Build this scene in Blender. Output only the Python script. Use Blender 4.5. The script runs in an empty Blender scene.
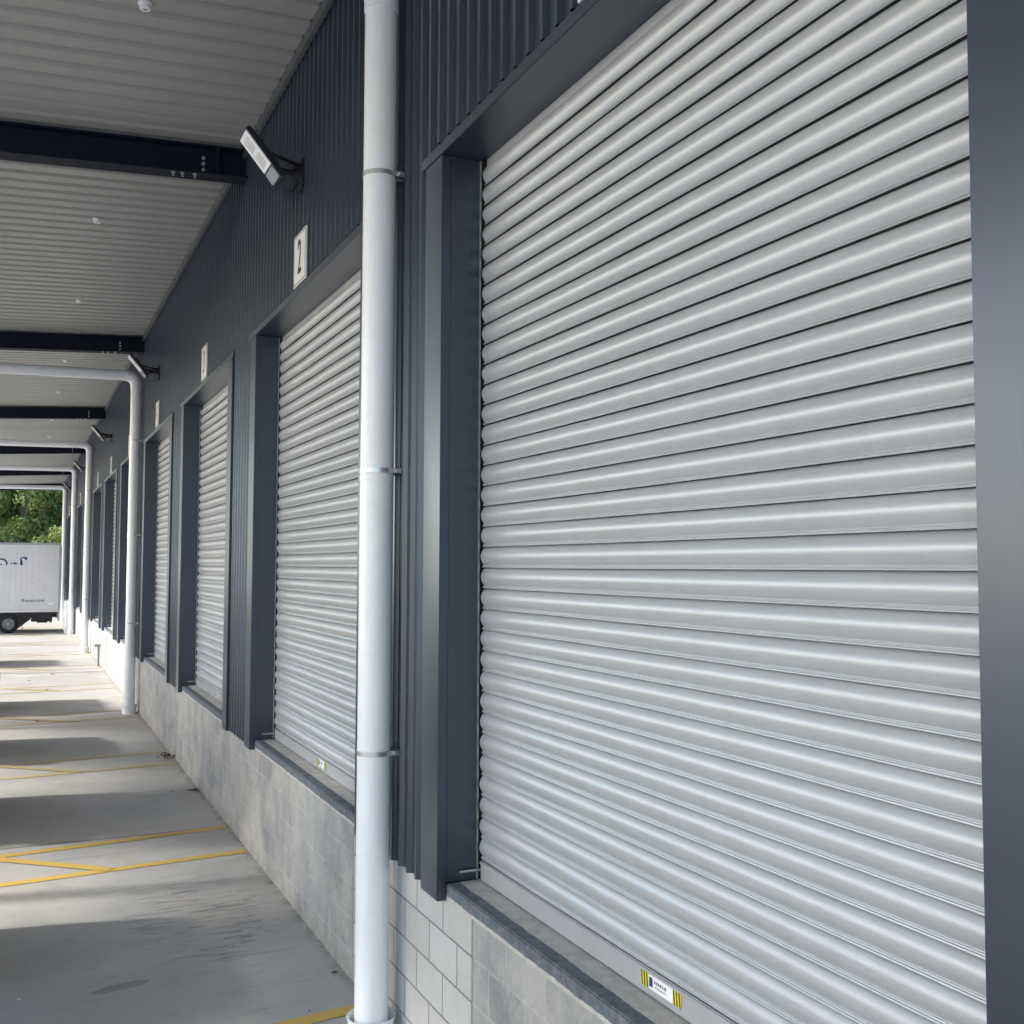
import bpy, bmesh, math, random
from mathutils import Vector, Matrix
random.seed(7)
R = math.radians
S = bpy.context.scene
COL = S.collection

# ------------------------------------------------------------------ camera
CAM = Vector((-1.856, 0.0, 2.477))
fwd = Vector((0.42664212, 0.90291835, 0.05210528)).normalized()
rgt = Vector((0.90406359, -0.42738384, 0.00347573)).normalized()
up = rgt.cross(fwd).normalized()
cd = bpy.data.cameras.new("camera")
cam = bpy.data.objects.new("camera", cd)
COL.objects.link(cam)
cam.matrix_world = Matrix(((rgt.x, up.x, -fwd.x, CAM.x), (rgt.y, up.y, -fwd.y, CAM.y),
                           (rgt.z, up.z, -fwd.z, CAM.z), (0, 0, 0, 1)))
cd.sensor_width = 36.0
cd.lens = 1039.18 / 1024 * 36.0
cd.clip_start = 0.05
cd.clip_end = 2000
S.camera = cam

# ------------------------------------------------------------------ light
SUN_EL, SUN_AZ = R(29.0), R(11.0)                  # sun stands towards -x, a little towards +y
to_sun = Vector((-math.cos(SUN_AZ) * math.cos(SUN_EL), math.sin(SUN_AZ) * math.cos(SUN_EL), math.sin(SUN_EL)))
W = bpy.data.worlds.new("World")
S.world = W
W.use_nodes = True
wn = W.node_tree.nodes
sky = wn.new("ShaderNodeTexSky")
sky.sky_type = 'NISHITA'
sky.sun_disc = False
sky.sun_elevation = SUN_EL
sky.sun_rotation = math.atan2(to_sun.x, to_sun.y)
sky.dust_density = 1.0
sky.air_density = 1.0
bg = wn["Background"]
bg.inputs["Strength"].default_value = 0.15
W.node_tree.links.new(sky.outputs[0], bg.inputs["Color"])
sl = bpy.data.lights.new("sun", 'SUN')
sl.energy = 2.0
sl.angle = R(2.6)
sl.color = (1.0, 0.96, 0.90)
so = bpy.data.objects.new("sun", sl)
COL.objects.link(so)
so.rotation_euler = (-to_sun).to_track_quat('-Z', 'Y').to_euler()
so.location = (-30, 10, 30)
S.view_settings.view_transform = 'Standard'
S.view_settings.look = 'None'
S.view_settings.gamma = 1
S.view_settings.exposure = 2.0
S.render.resolution_x = S.render.resolution_y = 1024


# ------------------------------------------------------------------ helpers
def tag(o, label=None, cat=None, group=None, kind=None):
    if label: o["label"] = label
    if cat: o["category"] = cat
    if group: o["group"] = group
    if kind: o["kind"] = kind
    return o


def empty(name, loc=(0, 0, 0), rz=0.0):
    o = bpy.data.objects.new(name, None)
    o.empty_display_size = 0.2
    o.location = loc
    o.rotation_euler = (0, 0, rz)
    COL.objects.link(o)
    return o


class MB:
    """collects shapes of ONE object; several materials allowed"""
    def __init__(s):
        s.v, s.f, s.m, s.mats = [], [], [], []

    def mi(s, mat):
        if mat not in s.mats: s.mats.append(mat)
        return s.mats.index(mat)

    def face(s, pts, mat):
        n = len(s.v)
        s.v += [tuple(p) for p in pts]
        s.f.append(tuple(range(n, n + len(pts))))
        s.m.append(s.mi(mat))

    def raw(s, vs, fs, mat):
        n = len(s.v)
        s.v += [tuple(p) for p in vs]
        k = s.mi(mat)
        for f in fs:
            s.f.append(tuple(i + n for i in f))
            s.m.append(k)

    def box(s, a, b, mat, bev=0.0):
        (x0, y0, z0), (x1, y1, z1) = a, b
        if bev <= 0:
            vs = [(x, y, z) for z in (z0, z1) for y in (y0, y1) for x in (x0, x1)]
            fs = [(0, 2, 3, 1), (4, 5, 7, 6), (0, 1, 5, 4), (2, 6, 7, 3), (0, 4, 6, 2), (1, 3, 7, 5)]
            s.raw(vs, fs, mat)
        else:
            bm = bmesh.new()
            bmesh.ops.create_cube(bm, size=1)
            for v in bm.verts:
                v.co = Vector((x0 + (v.co.x + .5) * (x1 - x0), y0 + (v.co.y + .5) * (y1 - y0), z0 + (v.co.z + .5) * (z1 - z0)))
            bmesh.ops.bevel(bm, geom=bm.edges[:], offset=bev, segments=2, affect='EDGES')
            s.bm(bm, mat)

    def bm(s, bm, mat, M=None):
        bm.verts.ensure_lookup_table()
        vs = [(M @ v.co if M else v.co.copy()) for v in bm.verts]
        fs = [tuple(v.index for v in f.verts) for f in bm.faces]
        bm.free()
        s.raw(vs, fs, mat)

    def obox(s, M, size, mat, bev=0.0):
        bm = bmesh.new()
        bmesh.ops.create_cube(bm, size=1)
        for v in bm.verts:
            v.co = Vector((v.co.x * size[0], v.co.y * size[1], v.co.z * size[2]))
        if bev: bmesh.ops.bevel(bm, geom=bm.edges[:], offset=bev, segments=2, affect='EDGES')
        s.bm(bm, mat, M)

    def tube(s, path, r, mat, n=24, caps=True):
        P = [Vector(p) for p in path]
        rs = r if isinstance(r, (list, tuple)) else [r] * len(P)
        T = []
        for i in range(len(P)):
            a = P[max(i - 1, 0)]; b = P[min(i + 1, len(P) - 1)]
            T.append((b - a).normalized())
        ref = Vector((0, 1, 0)) if abs(T[0].y) < .9 else Vector((1, 0, 0))
        vs, fs = [], []
        for p, t, rr in zip(P, T, rs):
            u = t.cross(ref).normalized(); w = u.cross(t).normalized()
            for k in range(n):
                a = 2 * math.pi * k / n
                vs.append(p + rr * (math.cos(a) * u + math.sin(a) * w))
        for i in range(len(P) - 1):
            for k in range(n):
                a, b = i * n + k, i * n + (k + 1) % n
                fs.append((a, b, b + n, a + n))
        if caps:
            fs.append(tuple(range(n))[::-1])
            fs.append(tuple((len(P) - 1) * n + k for k in range(n)))
        s.raw(vs, fs, mat)

    def lathe(s, prof, c, mat, n=28, axis='z'):
        """prof = (radius, height) pairs; height runs along the axis"""
        vs, fs = [], []
        for r_, h in prof:
            for k in range(n):
                a = 2 * math.pi * k / n
                q = (r_ * math.cos(a), r_ * math.sin(a))
                if axis == 'z': vs.append((c[0] + q[0], c[1] + q[1], c[2] + h))
                elif axis == 'y': vs.append((c[0] + q[0], c[1] + h, c[2] + q[1]))
                else: vs.append((c[0] + h, c[1] + q[0], c[2] + q[1]))
        for i in range(len(prof) - 1):
            for k in range(n):
                a, b = i * n + k, i * n + (k + 1) % n
                fs.append((a, b, b + n, a + n))
        s.raw(vs, fs, mat)

    def build(s, name, parent=None, loc=(0, 0, 0), smooth=0, merge=True):
        me = bpy.data.meshes.new(name)
        me.from_pydata([tuple(v) for v in s.v], [], s.f)
        for m in s.mats: me.materials.append(m)
        me.polygons.foreach_set("material_index", s.m)
        if merge:
            bm = bmesh.new(); bm.from_mesh(me)
            bmesh.ops.remove_doubles(bm, verts=bm.verts[:], dist=1e-5)
            bmesh.ops.recalc_face_normals(bm, faces=bm.faces[:])
            bm.to_mesh(me); bm.free()
        if smooth:
            me.polygons.foreach_set("use_smooth", [True] * len(me.polygons))
            me.set_sharp_from_angle(angle=R(smooth))
        me.update()
        o = bpy.data.objects.new(name, me)
        o.location = loc
        COL.objects.link(o)
        if parent: o.parent = parent
        return o


def kids(o):
    return [c for c in bpy.data.objects if c.parent == o]


def copy_tree(o, parent=None, dy=0.0):
    c = o.copy()
    COL.objects.link(c)
    c.parent = parent
    for ch in kids(o): copy_tree(ch, c)
    c.location = o.location + Vector((0, dy, 0))
    return c


def text_mb(txt, size, mat, depth, M, sx=1.0, bold=0.0):
    """lettering as real mesh; x right, y up in the local frame M"""
    cu = bpy.data.curves.new("t", 'FONT')
    cu.body = txt
    cu.size = size
    cu.extrude = depth
    cu.offset = bold
    cu.align_x = 'CENTER'
    cu.align_y = 'CENTER'
    to = bpy.data.objects.new("t", cu)
    me = bpy.data.meshes.new_from_object(to)
    X = Matrix.Diagonal((sx, 1, 1, 1))
    vs = [M @ (X @ v.co) for v in me.vertices]
    fs = [tuple(p.vertices) for p in me.polygons]
    bpy.data.objects.remove(to); bpy.data.curves.remove(cu); bpy.data.meshes.remove(me)
    return vs, fs


# ------------------------------------------------------------------ materials
def mat(name, col, rough=.5, metal=0.0, spec=.5, coat=0.0):
    m = bpy.data.materials.new(name)
    m.use_nodes = True
    b = m.node_tree.nodes["Principled BSDF"]
    b.inputs["Base Color"].default_value = (*col, 1)
    b.inputs["Roughness"].default_value = rough
    b.inputs["Metallic"].default_value = metal
    b.inputs["Specular IOR Level"].default_value = spec
    b.inputs["Coat Weight"].default_value = coat
    b.inputs["Coat Roughness"].default_value = .15
    return m


class NT:
    def __init__(s, m):
        s.t = m.node_tree; s.n = s.t.nodes; s.b = s.n["Principled BSDF"]

    def new(s, kind, **kw):
        n = s.n.new(kind)
        for k, v in kw.items():
            if hasattr(n, k): setattr(n, k, v)
            else: n.inputs[k].default_value = v
        return n

    def link(s, a, b): s.t.links.new(a, b)

    def _in(s, n, i, v):
        if isinstance(v, (int, float)): n.inputs[i].default_value = v
        elif isinstance(v, tuple): n.inputs[i].default_value = (*v, 1) if len(v) == 3 and n.inputs[i].type == 'RGBA' else v
        else: s.link(v, n.inputs[i])

    def math(s, op, a, b=0.0, c=0.0, clamp=False):
        n = s.new("ShaderNodeMath", operation=op, use_clamp=clamp)
        s._in(n, 0, a); s._in(n, 1, b)
        if op in ('MULTIPLY_ADD', 'COMPARE', 'SMOOTH_MIN'): s._in(n, 2, c)
        return n.outputs[0]

    def pos(s):
        g = s.new("ShaderNodeNewGeometry")
        x = s.new("ShaderNodeSeparateXYZ")
        s.link(g.outputs["Position"], x.inputs[0])
        return g.outputs["Position"], x.outputs

    def map(s, vec, scale=(1, 1, 1), loc=(0, 0, 0), rot=(0, 0, 0)):
        n = s.new("ShaderNodeMapping")
        n.inputs["Scale"].default_value = scale
        n.inputs["Location"].default_value = loc
        n.inputs["Rotation"].default_value = rot
        s.link(vec, n.inputs["Vector"])
        return n.outputs[0]

    def noise(s, vec, scale, detail=4, rough=.55, dist=0.0):
        n = s.new("ShaderNodeTexNoise")
        n.inputs["Scale"].default_value = scale
        n.inputs["Detail"].default_value = detail
        n.inputs["Roughness"].default_value = rough
        n.inputs["Distortion"].default_value = dist
        s.link(vec, n.inputs["Vector"])
        return n.outputs["Fac"]

    def ramp(s, fac, stops):
        n = s.new("ShaderNodeValToRGB")
        n.color_ramp.interpolation = 'EASE'
        e = n.color_ramp.elements
        while len(e) < len(stops): e.new(.5)
        for el, (p, c) in zip(e, stops):
            el.position = p
            el.color = (c, c, c, 1) if isinstance(c, (int, float)) else (*c, 1)
        s._in(n, 0, fac)
        return n.outputs[0]

    def mix(s, fac, a, b, mode='MIX'):
        n = s.new("ShaderNodeMix", data_type='RGBA', blend_type=mode)
        s._in(n, 0, fac); s._in(n, 6, a); s._in(n, 7, b)
        return n.outputs[2]

    def bump(s, h, strength=.3, dist=.01, normal=None):
        n = s.new("ShaderNodeBump")
        n.inputs["Strength"].default_value = strength
        n.inputs["Distance"].default_value = dist
        s.link(h, n.inputs["Height"])
        if normal: s.link(normal, n.inputs["Normal"])
        return n.outputs[0]

    def tex(s):
        return s.new("ShaderNodeTexCoord").outputs["Object"]


def paint(name, col, rough, metal=0.0, coat=0.0, var=.12, dirt=None, spec=.5):
    """painted sheet metal / plastic with slight unevenness, and optionally rising dirt at its foot"""
    m = mat(name, col, rough, metal, spec, coat)
    t = NT(m)
    P, _ = t.pos()
    n1 = t.noise(P, 1.3, 5)
    n2 = t.noise(t.map(P, (14, 14, 1.2)), 1.0, 4)
    f = t.math('MULTIPLY', t.math('ADD', n1, n2), .5)
    c = t.mix(t.ramp(f, [(.15, 0.0), (.85, 1.0)]), tuple(x * (1 - var) for x in col), tuple(min(1, x * (1 + var)) for x in col))
    if dirt:
        g = t.math('MULTIPLY', t.ramp(t.noise(P, 7, 6, .7), [(.48, 0.0), (.72, 1.0)]), dirt)
        c = t.mix(g, c, (.22, .19, .16))
    t.link(c, t.b.inputs["Base Color"])
    rr = t.math('MULTIPLY_ADD', t.noise(P, 3.0, 4), .16, max(.05, rough - .07))
    t.link(rr, t.b.inputs["Roughness"])
    return m


M = {}
M['navy'] = paint('dark_blue_grey_steel', (.031, .044, .073), .38, metal=.62, coat=.6, var=.03, spec=.9)
M['clad'] = paint('dark_blue_grey_cladding', (.034, .047, .072), .32, metal=.40, coat=.5, var=.04, spec=.9)
M['beam'] = paint('beam_paint', (.007, .011, .024), .6, var=.2, spec=.25)
M['ceil'] = paint('canopy_underside', (.42, .415, .39), .42, var=.05)
M['trim'] = paint('eaves_trim_grey', (.11, .112, .112), .5, var=.05)
M['pvc'] = paint('white_pvc', (.86, .875, .90), .30, var=.04, dirt=.06)
M['galv'] = paint('galvanised_steel', (.55, .56, .57), .35, metal=.8, var=.15)
M['gap'] = mat('gap_shadow', (.008, .008, .010), .8)
M['white'] = mat('white_panel', (.93, .93, .94), .25)
M['black'] = mat('black_numeral', (.012, .012, .014), .4)
M['castalu'] = mat('black_cast_metal', (.012, .013, .016), .45)
M['lens'] = mat('pale_lamp_lens', (.92, .92, .91), .18)
M['led'] = mat('pale_led_board', (.72, .71, .67), .4)
M['greymetal'] = mat('grey_lamp_cover', (.30, .31, .33), .4, .3)
M['yellow'] = mat('label_yellow', (.75, .62, .03), .4)
M['navyink'] = mat('navy_ink', (.02, .03, .16), .4)
M['greyink'] = mat('grey_ink', (.10, .10, .12), .4)
M['tyre'] = mat('tyre_rubber', (.012, .012, .012), .8)
M['chassis'] = mat('chassis_black', (.014, .014, .016), .6)
M['truckwhite'] = paint('truck_white', (.72, .72, .76), .35, var=.05, dirt=.12)
M['alu'] = mat('dull_aluminium', (.42, .44, .46), .4, .6)
M['rimgrey'] = mat('rim_grey', (.30, .31, .33), .45, .4)
M['glass'] = mat('dark_glass', (.02, .025, .03), .06)
M['red'] = mat('red_lamp', (.35, .02, .02), .3)
M['gaswhite'] = paint('gas_bottle_white', (.78, .79, .80), .35, var=.04)
M['cardboard'] = paint('pale_paper', (.45, .40, .36), .8, var=.3)
M['leafbrown'] = mat('dead_leaf', (.13, .075, .035), .8)
M['bark'] = paint('bark', (.10, .08, .06), .85, var=.3)

for k_, ior_, rr_ in (('navy', 1.6, .28), ('clad', 1.5, .25)):
    pb = M[k_].node_tree.nodes["Principled BSDF"]
    pb.inputs["Coat IOR"].default_value = ior_
    pb.inputs["Coat Roughness"].default_value = rr_

# roller door paint: satin silver grey
m = M['door'] = mat('satin_silver_grey_door', (.44, .45, .47), .38, .25, .45, .05)
t = NT(m)
P, X = t.pos()
a = t.noise(P, .8, 3)
b = t.noise(P, 2.5, 2, .5)
f = t.math('ADD', t.math('MULTIPLY', a, .6), t.math('MULTIPLY', b, .4))
cc = t.mix(f, (.462, .478, .505), (.508, .525, .552))
du = t.noise(t.map(P, (1, 7, 1.1)), 1.6, 6, .65)
cc = t.mix(t.math('MULTIPLY', t.ramp(du, [(.35, 0.0), (.75, 1.0)]), .16), cc, (.36, .35, .33))
lo = t.math('MULTIPLY', t.ramp(X[2], [(1.0, 1.0), (1.9, 0.0)]) if False else t.math('SUBTRACT', 1.0, t.math('MULTIPLY', t.math('SUBTRACT', X[2], 1.0), 1.1), clamp=True), t.noise(P, 11, 6, .7))
cc = t.mix(t.math('MULTIPLY', lo, .22), cc, (.33, .31, .28))
t.link(cc, t.b.inputs["Base Color"])
t.link(t.math('MULTIPLY_ADD', a, .10, .33), t.b.inputs["Roughness"])

# concrete yard
m = M['ground'] = mat('broom_finished_concrete', (.3, .3, .3), .75)
t = NT(m)
P, X = t.pos()
big = t.noise(P, .35, 6, .6)
mid = t.noise(P, 2.0, 7, .65, .6)
fine = t.noise(P, 55.0, 3, .6)
broom = t.noise(t.map(P, (4, 120, 1)), 1.0, 2)
c = t.mix(t.ramp(big, [(.3, 0.0), (.7, 1.0)]), (.390, .388, .380), (.492, .480, .455))
c = t.mix(t.math('MULTIPLY', t.ramp(mid, [(.40, 1.0), (.56, 0.0)]), .25), c, (.29, .295, .30))
c = t.mix(t.math('MULTIPLY', t.ramp(fine, [(.35, 0.0), (.65, 1.0)]), .22), c, (.50, .49, .47))
wm = t.noise(P, .9, 5, .6, .4)
c = t.mix(t.math('MULTIPLY', t.ramp(wm, [(.48, 0.0), (.66, 1.0)]), .40), c, (.42, .375, .31))
sp = t.noise(P, 5.5, 8, .75, .3)
c = t.mix(t.math('MULTIPLY', t.ramp(sp, [(.54, 0.0), (.66, 1.0)]), .32), c, (.24, .235, .225))
# tyre scuffs: streaky dark marks near the bay mouth
st = t.noise(t.map(P, (1.6, 9.0, 1), rot=(0, 0, R(-8))), 1.6, 6, .7, 1.2)
dx = t.math('MULTIPLY', t.math('ADD', X[0], .62), 1.5)
dy = t.math('MULTIPLY', t.math('ADD', X[1], -7.65), .75)
d2 = t.math('ADD', t.math('MULTIPLY', dx, dx), t.math('MULTIPLY', dy, dy))
sc = t.math('MULTIPLY', t.ramp(d2, [(.15, 1.0), (1.0, 0.0)]), t.ramp(st, [(.50, 0.0), (.60, 1.0)]))
c = t.mix(t.math('MULTIPLY', sc, .42), c, (.07, .07, .075))
st2 = t.noise(t.map(P, (.7, 5.0, 1), rot=(0, 0, R(6))), 1.1, 5, .7, 1.0)
c = t.mix(t.math('MULTIPLY', t.ramp(st2, [(.60, 0.0), (.70, 1.0)]), .35), c, (.13, .13, .13))
# one lens shaped oil stain with a lighter heart
ex = t.math('MULTIPLY', t.math('ADD', X[0], 1.25), 3.6)
ey = t.math('MULTIPLY', t.math('ADD', t.math('ADD', X[1], t.math('MULTIPLY', X[0], -.20)), -6.88), 12.5)
wob = t.math('MULTIPLY', t.noise(P, 7, 6, .7), 1.1)
e2 = t.math('ADD', t.math('ADD', t.math('MULTIPLY', ex, ex), t.math('MULTIPLY', ey, ey)), wob)
c = t.mix(t.math('MULTIPLY', t.ramp(e2, [(.82, 1.0), (1.15, 0.0)]), .50), c, (.135, .13, .12))
# dirt line collecting along the foot of the wall
wl = t.math('MULTIPLY', t.ramp(t.math('MULTIPLY', X[0], -6.0), [(.0, 1.0), (.55, 0.0)]), t.ramp(t.noise(P, 6, 6, .7), [(.4, 0.0), (.6, 1.0)]))
c = t.mix(t.math('MULTIPLY', wl, .5), c, (.10, .09, .075))
# saw-cut control joints
for off in (3.05,):
    q = t.math('ABSOLUTE', t.math('SUBTRACT', t.math('FRACT', t.math('MULTIPLY', t.math('ADD', X[1], off), 1 / 8.84)), .5))
    c = t.mix(t.ramp(q, [(.0009, .75), (.0014, 0.0)]), c, (.05, .05, .048))
t.link(c, t.b.inputs["Base Color"])
t.link(t.ramp(mid, [(.35, .62), (.65, .85)]), t.b.inputs["Roughness"])
h = t.math('ADD', t.math('MULTIPLY', broom, .5), fine)
t.link(t.bump(h, .35, .004), t.b.inputs["Normal"])

# yellow road paint, worn
m = M['line'] = mat('worn_yellow_line_paint', (.6, .38, .04), .6)
t = NT(m)
P, X = t.pos()
w = t.math('ADD', t.noise(P, 14, 7, .75), t.math('MULTIPLY', t.ramp(t.math('MULTIPLY', X[1], 1 / 30), [(.38, 0.0), (.46, 1.0)]), .13))
t.link(t.mix(t.ramp(w, [(.56, 0.0), (.68, 1.0)]), (.60, .41, .095), (.42, .39, .31)), t.b.inputs["Base Color"])
t.link(t.bump(t.noise(P, 60, 3), .3, .003), t.b.inputs["Normal"])

# block plinth: crisp blocks on the piers, bagged render below the doors
m = M['block'] = mat('concrete_block_plinth', (.5, .5, .5), .85)
t = NT(m)
P, X = t.pos()
cmb = t.new("ShaderNodeCombineXYZ")
t.link(t.math('ADD', X[1], -4.325 + .355 * 40), cmb.inputs[0])
t.link(t.math('ADD', X[2], .197 * 10 - .945 + .003), cmb.inputs[1])
br = t.new("ShaderNodeTexBrick", offset=.5)
for k, v in (("Scale", 1.0), ("Mortar Size", .0055), ("Mortar Smooth", .12), ("Bias", 0.0), ("Brick Width", .355), ("Row Height", .197)):
    br.inputs[k].default_value = v
br.inputs["Color1"].default_value = (.0, .0, .0, 1)
br.inputs["Color2"].default_value = (1, 1, 1, 1)
br.inputs["Mortar"].default_value = (.5, .5, .5, 1)
t.link(cmb.outputs[0], br.inputs["Vector"])
mort = br.outputs["Fac"]
per = t.math('FRACT', t.math('MULTIPLY', t.math('ADD', X[1], -4.325 + 4.42 * 10), 1 / 4.42))
pier = t.math('MULTIPLY', t.math('LESS_THAN', per, .410), t.math('LESS_THAN', X[1], 6.2))
pier = t.math('MAXIMUM', pier, t.math('GREATER_THAN', X[1], 18.7))
n1 = t.noise(P, 3.2, 6, .65)
n2 = t.math('ADD', t.math('MULTIPLY', t.noise(t.map(P, (1, 1, .8)), 2.6, 8, .68, .3), .72), t.math('MULTIPLY', t.noise(P, 34.0, 5, .7), .28))
fine = t.noise(P, 90.0, 3)
blk = t.mix(br.outputs["Color"], (.47, .468, .465), (.54, .54, .54))
blk = t.mix(t.math('MULTIPLY', t.ramp(n1, [(.35, 1.0), (.6, 0.0)]), .35), blk, (.40, .398, .38))
blk = t.mix(t.math('GREATER_THAN', X[1], 18.7), blk, t.mix(1.0, blk, (.58, .58, .58), 'MULTIPLY'))  # far blocks coloured darker to offset the full sun on them
blk = t.mix(mort, blk, (.20, .20, .20))
ren = t.mix(t.ramp(n2, [(.38, 0.0), (.62, 1.0)]), (.225, .235, .248), (.40, .39, .36))
ren = t.mix(t.math('MULTIPLY', br.outputs["Color"], .30), ren, (.50, .495, .48))
ren = t.mix(t.math('MULTIPLY', mort, t.ramp(n1, [(.42, .55), (.62, .05)])), ren, (.52, .51, .48))
drip = t.noise(t.map(P, (1, 22, 1.6)), 1.0, 5, .7)
ren = t.mix(t.math('MULTIPLY', t.ramp(drip, [(.56, 0.0), (.80, 1.0)]), .22), ren, (.26, .26, .25))
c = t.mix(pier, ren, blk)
# control joints where render meets blockwork
ed = t.math('MINIMUM', t.math('ABSOLUTE', t.math('SUBTRACT', per, .410)), t.math('SUBTRACT', .5, t.math('ABSOLUTE', t.math('SUBTRACT', per, .5))))
jn = t.math('MULTIPLY', t.ramp(ed, [(.0009, 1.0), (.0016, 0.0)]), t.math('LESS_THAN', X[1], 6.2))
for yj in (11.9, 18.7):
    jn = t.math('MAXIMUM', jn, t.math('LESS_THAN', t.math('ABSOLUTE', t.math('SUBTRACT', X[1], yj)), .006))
c = t.mix(t.math('MULTIPLY', jn, .8), c, (.16, .16, .16))
c = t.mix(t.math('MULTIPLY', t.ramp(t.noise(P, 16, 6, .7), [(.55, 0.0), (.75, 1.0)]), .3), c, (.30, .28, .25))
foot = t.math('MULTIPLY', t.ramp(X[2], [(.0, 1.0), (.16, 0.0)]), t.ramp(t.noise(P, 9, 5), [(.35, 0.0), (.6, 1.0)]))
c = t.mix(t.math('MULTIPLY', foot, .5), c, (.22, .20, .17))
t.link(c, t.b.inputs["Base Color"])
hh = t.math('ADD', t.math('MULTIPLY', t.math('SUBTRACT', 1.0, t.math('MULTIPLY', mort, t.math('MAXIMUM', pier, .12))), 1.0), t.math('MULTIPLY', fine, .12))
hh = t.math('SUBTRACT', t.math('ADD', hh, t.math('MULTIPLY', n2, .25)), jn)
t.link(t.bump(hh, .6, .006), t.b.inputs["Normal"])

# sill concrete with a band of dark sealant along its nose
m = M['sill'] = mat('concrete_sill_with_dark_sealant', (.4, .4, .4), .8)
t = NT(m)
P, X = t.pos()
e1 = t.noise(P, 26, 5, .7)
e2 = t.noise(P, 6, 4, .6)
lim = t.math('ADD', .044, t.math('ADD', t.math('MULTIPLY', e1, .014), t.math('MULTIPLY', e2, .018)))
on_top = t.math('LESS_THAN', X[0], lim)
low = t.math('ADD', .915, t.math('ADD', t.math('MULTIPLY', e1, .014), t.math('MULTIPLY', e2, .018)))
on_face = t.math('GREATER_THAN', X[2], low)
f = t.math('MULTIPLY', on_top, on_face)
conc = t.mix(t.ramp(t.noise(P, 12, 6, .7), [(.3, 0.0), (.7, 1.0)]), (.40, .385, .36), (.56, .54, .50))
conc = t.mix(t.math('MULTIPLY', t.ramp(t.noise(P, 40, 5, .7), [(.55, 0.0), (.7, 1.0)]), .4), conc, (.24, .22, .20))
seal = t.mix(t.ramp(t.noise(P, 20, 6, .7), [(.35, 0.0), (.72, 1.0)]), (.085, .10, .125), (.17, .195, .22))
t.link(t.mix(f, conc, seal), t.b.inputs["Base Color"])
t.link(t.bump(t.noise(P, 70, 4), .4, .004), t.b.inputs["Normal"])


def leafmat(name, c1, c2):
    m = mat(name, c1, .6, 0, .3)
    t = NT(m)
    g = t.new("ShaderNodeNewGeometry")
    P = g.outputs["Position"]
    f = t.math('ADD', t.math('MULTIPLY', t.noise(P, .9, 3), .6), t.math('MULTIPLY', g.outputs["Random Per Island"], .4))
    t.link(t.mix(t.ramp(f, [(.3, 0.0), (.7, 1.0)]), c1, c2), t.b.inputs["Base Color"])
    t.b.inputs["Transmission Weight"].default_value = 0
    tr = t.new("ShaderNodeBsdfTranslucent")
    tr.inputs["Color"].default_value = (*[min(1, x * 1.6) for x in c2], 1)
    mx = t.new("ShaderNodeMixShader")
    mx.inputs[0].default_value = .3
    out = t.n["Material Output"]
    t.link(t.b.outputs[0], mx.inputs[1]); t.link(tr.outputs[0], mx.inputs[2]); t.link(mx.outputs[0], out.inputs[0])
    return m


M['leaf_a'] = leafmat('olive_foliage', (.085, .115, .028), (.22, .26, .075))
M['leaf_b'] = leafmat('dark_foliage', (.035, .06, .022), (.10, .14, .05))
M['grass'] = paint('dry_grass', (.12, .14, .05), .9, var=.4)

# ------------------------------------------------------------------ setting
PITCH = 4.42            # door to door
Y0, Y1 = -7.0, 54.4     # ends of the building
g = MB()
g.face([(-400, -400, 0), (400, -400, 0), (400, 400, 0), (-400, 400, 0)], M['ground'])
tag(g.build('ground', merge=False), kind='structure')


def strip(name, a, b, w):
    a, b = Vector((*a, .004)), Vector((*b, .004))
    d = (b - a).normalized(); n = Vector((-d.y, d.x, 0)) * w / 2
    q = MB(); q.face([a - n, b - n, b + n, a + n], M['line'])
    return tag(q.build(name, merge=False), kind='structure')


for k in range(-1, 10):
    yc = 5.30 + PITCH * k
    strip('painted_line', (-.03, yc - .46), (-7.2, yc - .46 - .10 * 7.2), .11)
    strip('painted_line', (-.03, yc + .46), (-7.2, yc + .46 - .12 * 7.2), .11)
    for j in range(2):
        xa = -1.13 - j * 2.6
        q = MB()
        a = Vector((xa, yc - .46 + .10 * xa, .008)); b = Vector((xa - .93, yc + .46 + .12 * (xa - .93), .008))
        d = (b - a).normalized(); n = Vector((-d.y, d.x, 0)) * .055
        q.face([a - n, b - n, b + n, a + n], M['line'])
        tag(q.build('painted_line', merge=False), kind='structure')

# ------------------------------------------------------------------ warehouse
WH = tag(empty('warehouse', (0, 0, 0)), 'long dark blue grey warehouse with roller doors, pale block plinth and deep canopy', 'warehouse')
EDGE_X = -7.6
CZ0, CSL = 6.38, .057           # canopy soffit height at wall, fall per metre outward


def cz(x): return CZ0 + CSL * x


q = MB()
q.box((0, Y0, 0), (.40, Y1, .945), M['block'])
q.build('block_plinth', WH)

# upper wall core between the openings and above them
OPEN = [(1.55 + PITCH * k, 4.63 + PITCH * k) for k in range(-1, 12) if 4.63 + PITCH * k < Y1]
q = MB()
y = Y0
for a, b in OPEN:
    if a - .0 > y: q.box((.045, y, .948), (.40, a - .03, 6.34), M['clad'])
    q.box((.045, a - .03, 4.56), (.40, b + .03, 6.34), M['clad'])
    y = b + .03
q.box((.045, y, .948), (.40, Y1, 6.34), M['clad'])
q.box((.405, Y0, 0), (22, Y1, 6.34), M['clad'])
q.build('wall_core', WH)
q = MB()
q.box((.0, Y0, 6.52), (22.2, Y1, 6.60), M['ceil'])
q.build('roof', WH)


def in_opening(y):
    for a, b in OPEN:
        if a - .20 < y < b + .20: return True
    return False


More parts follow.
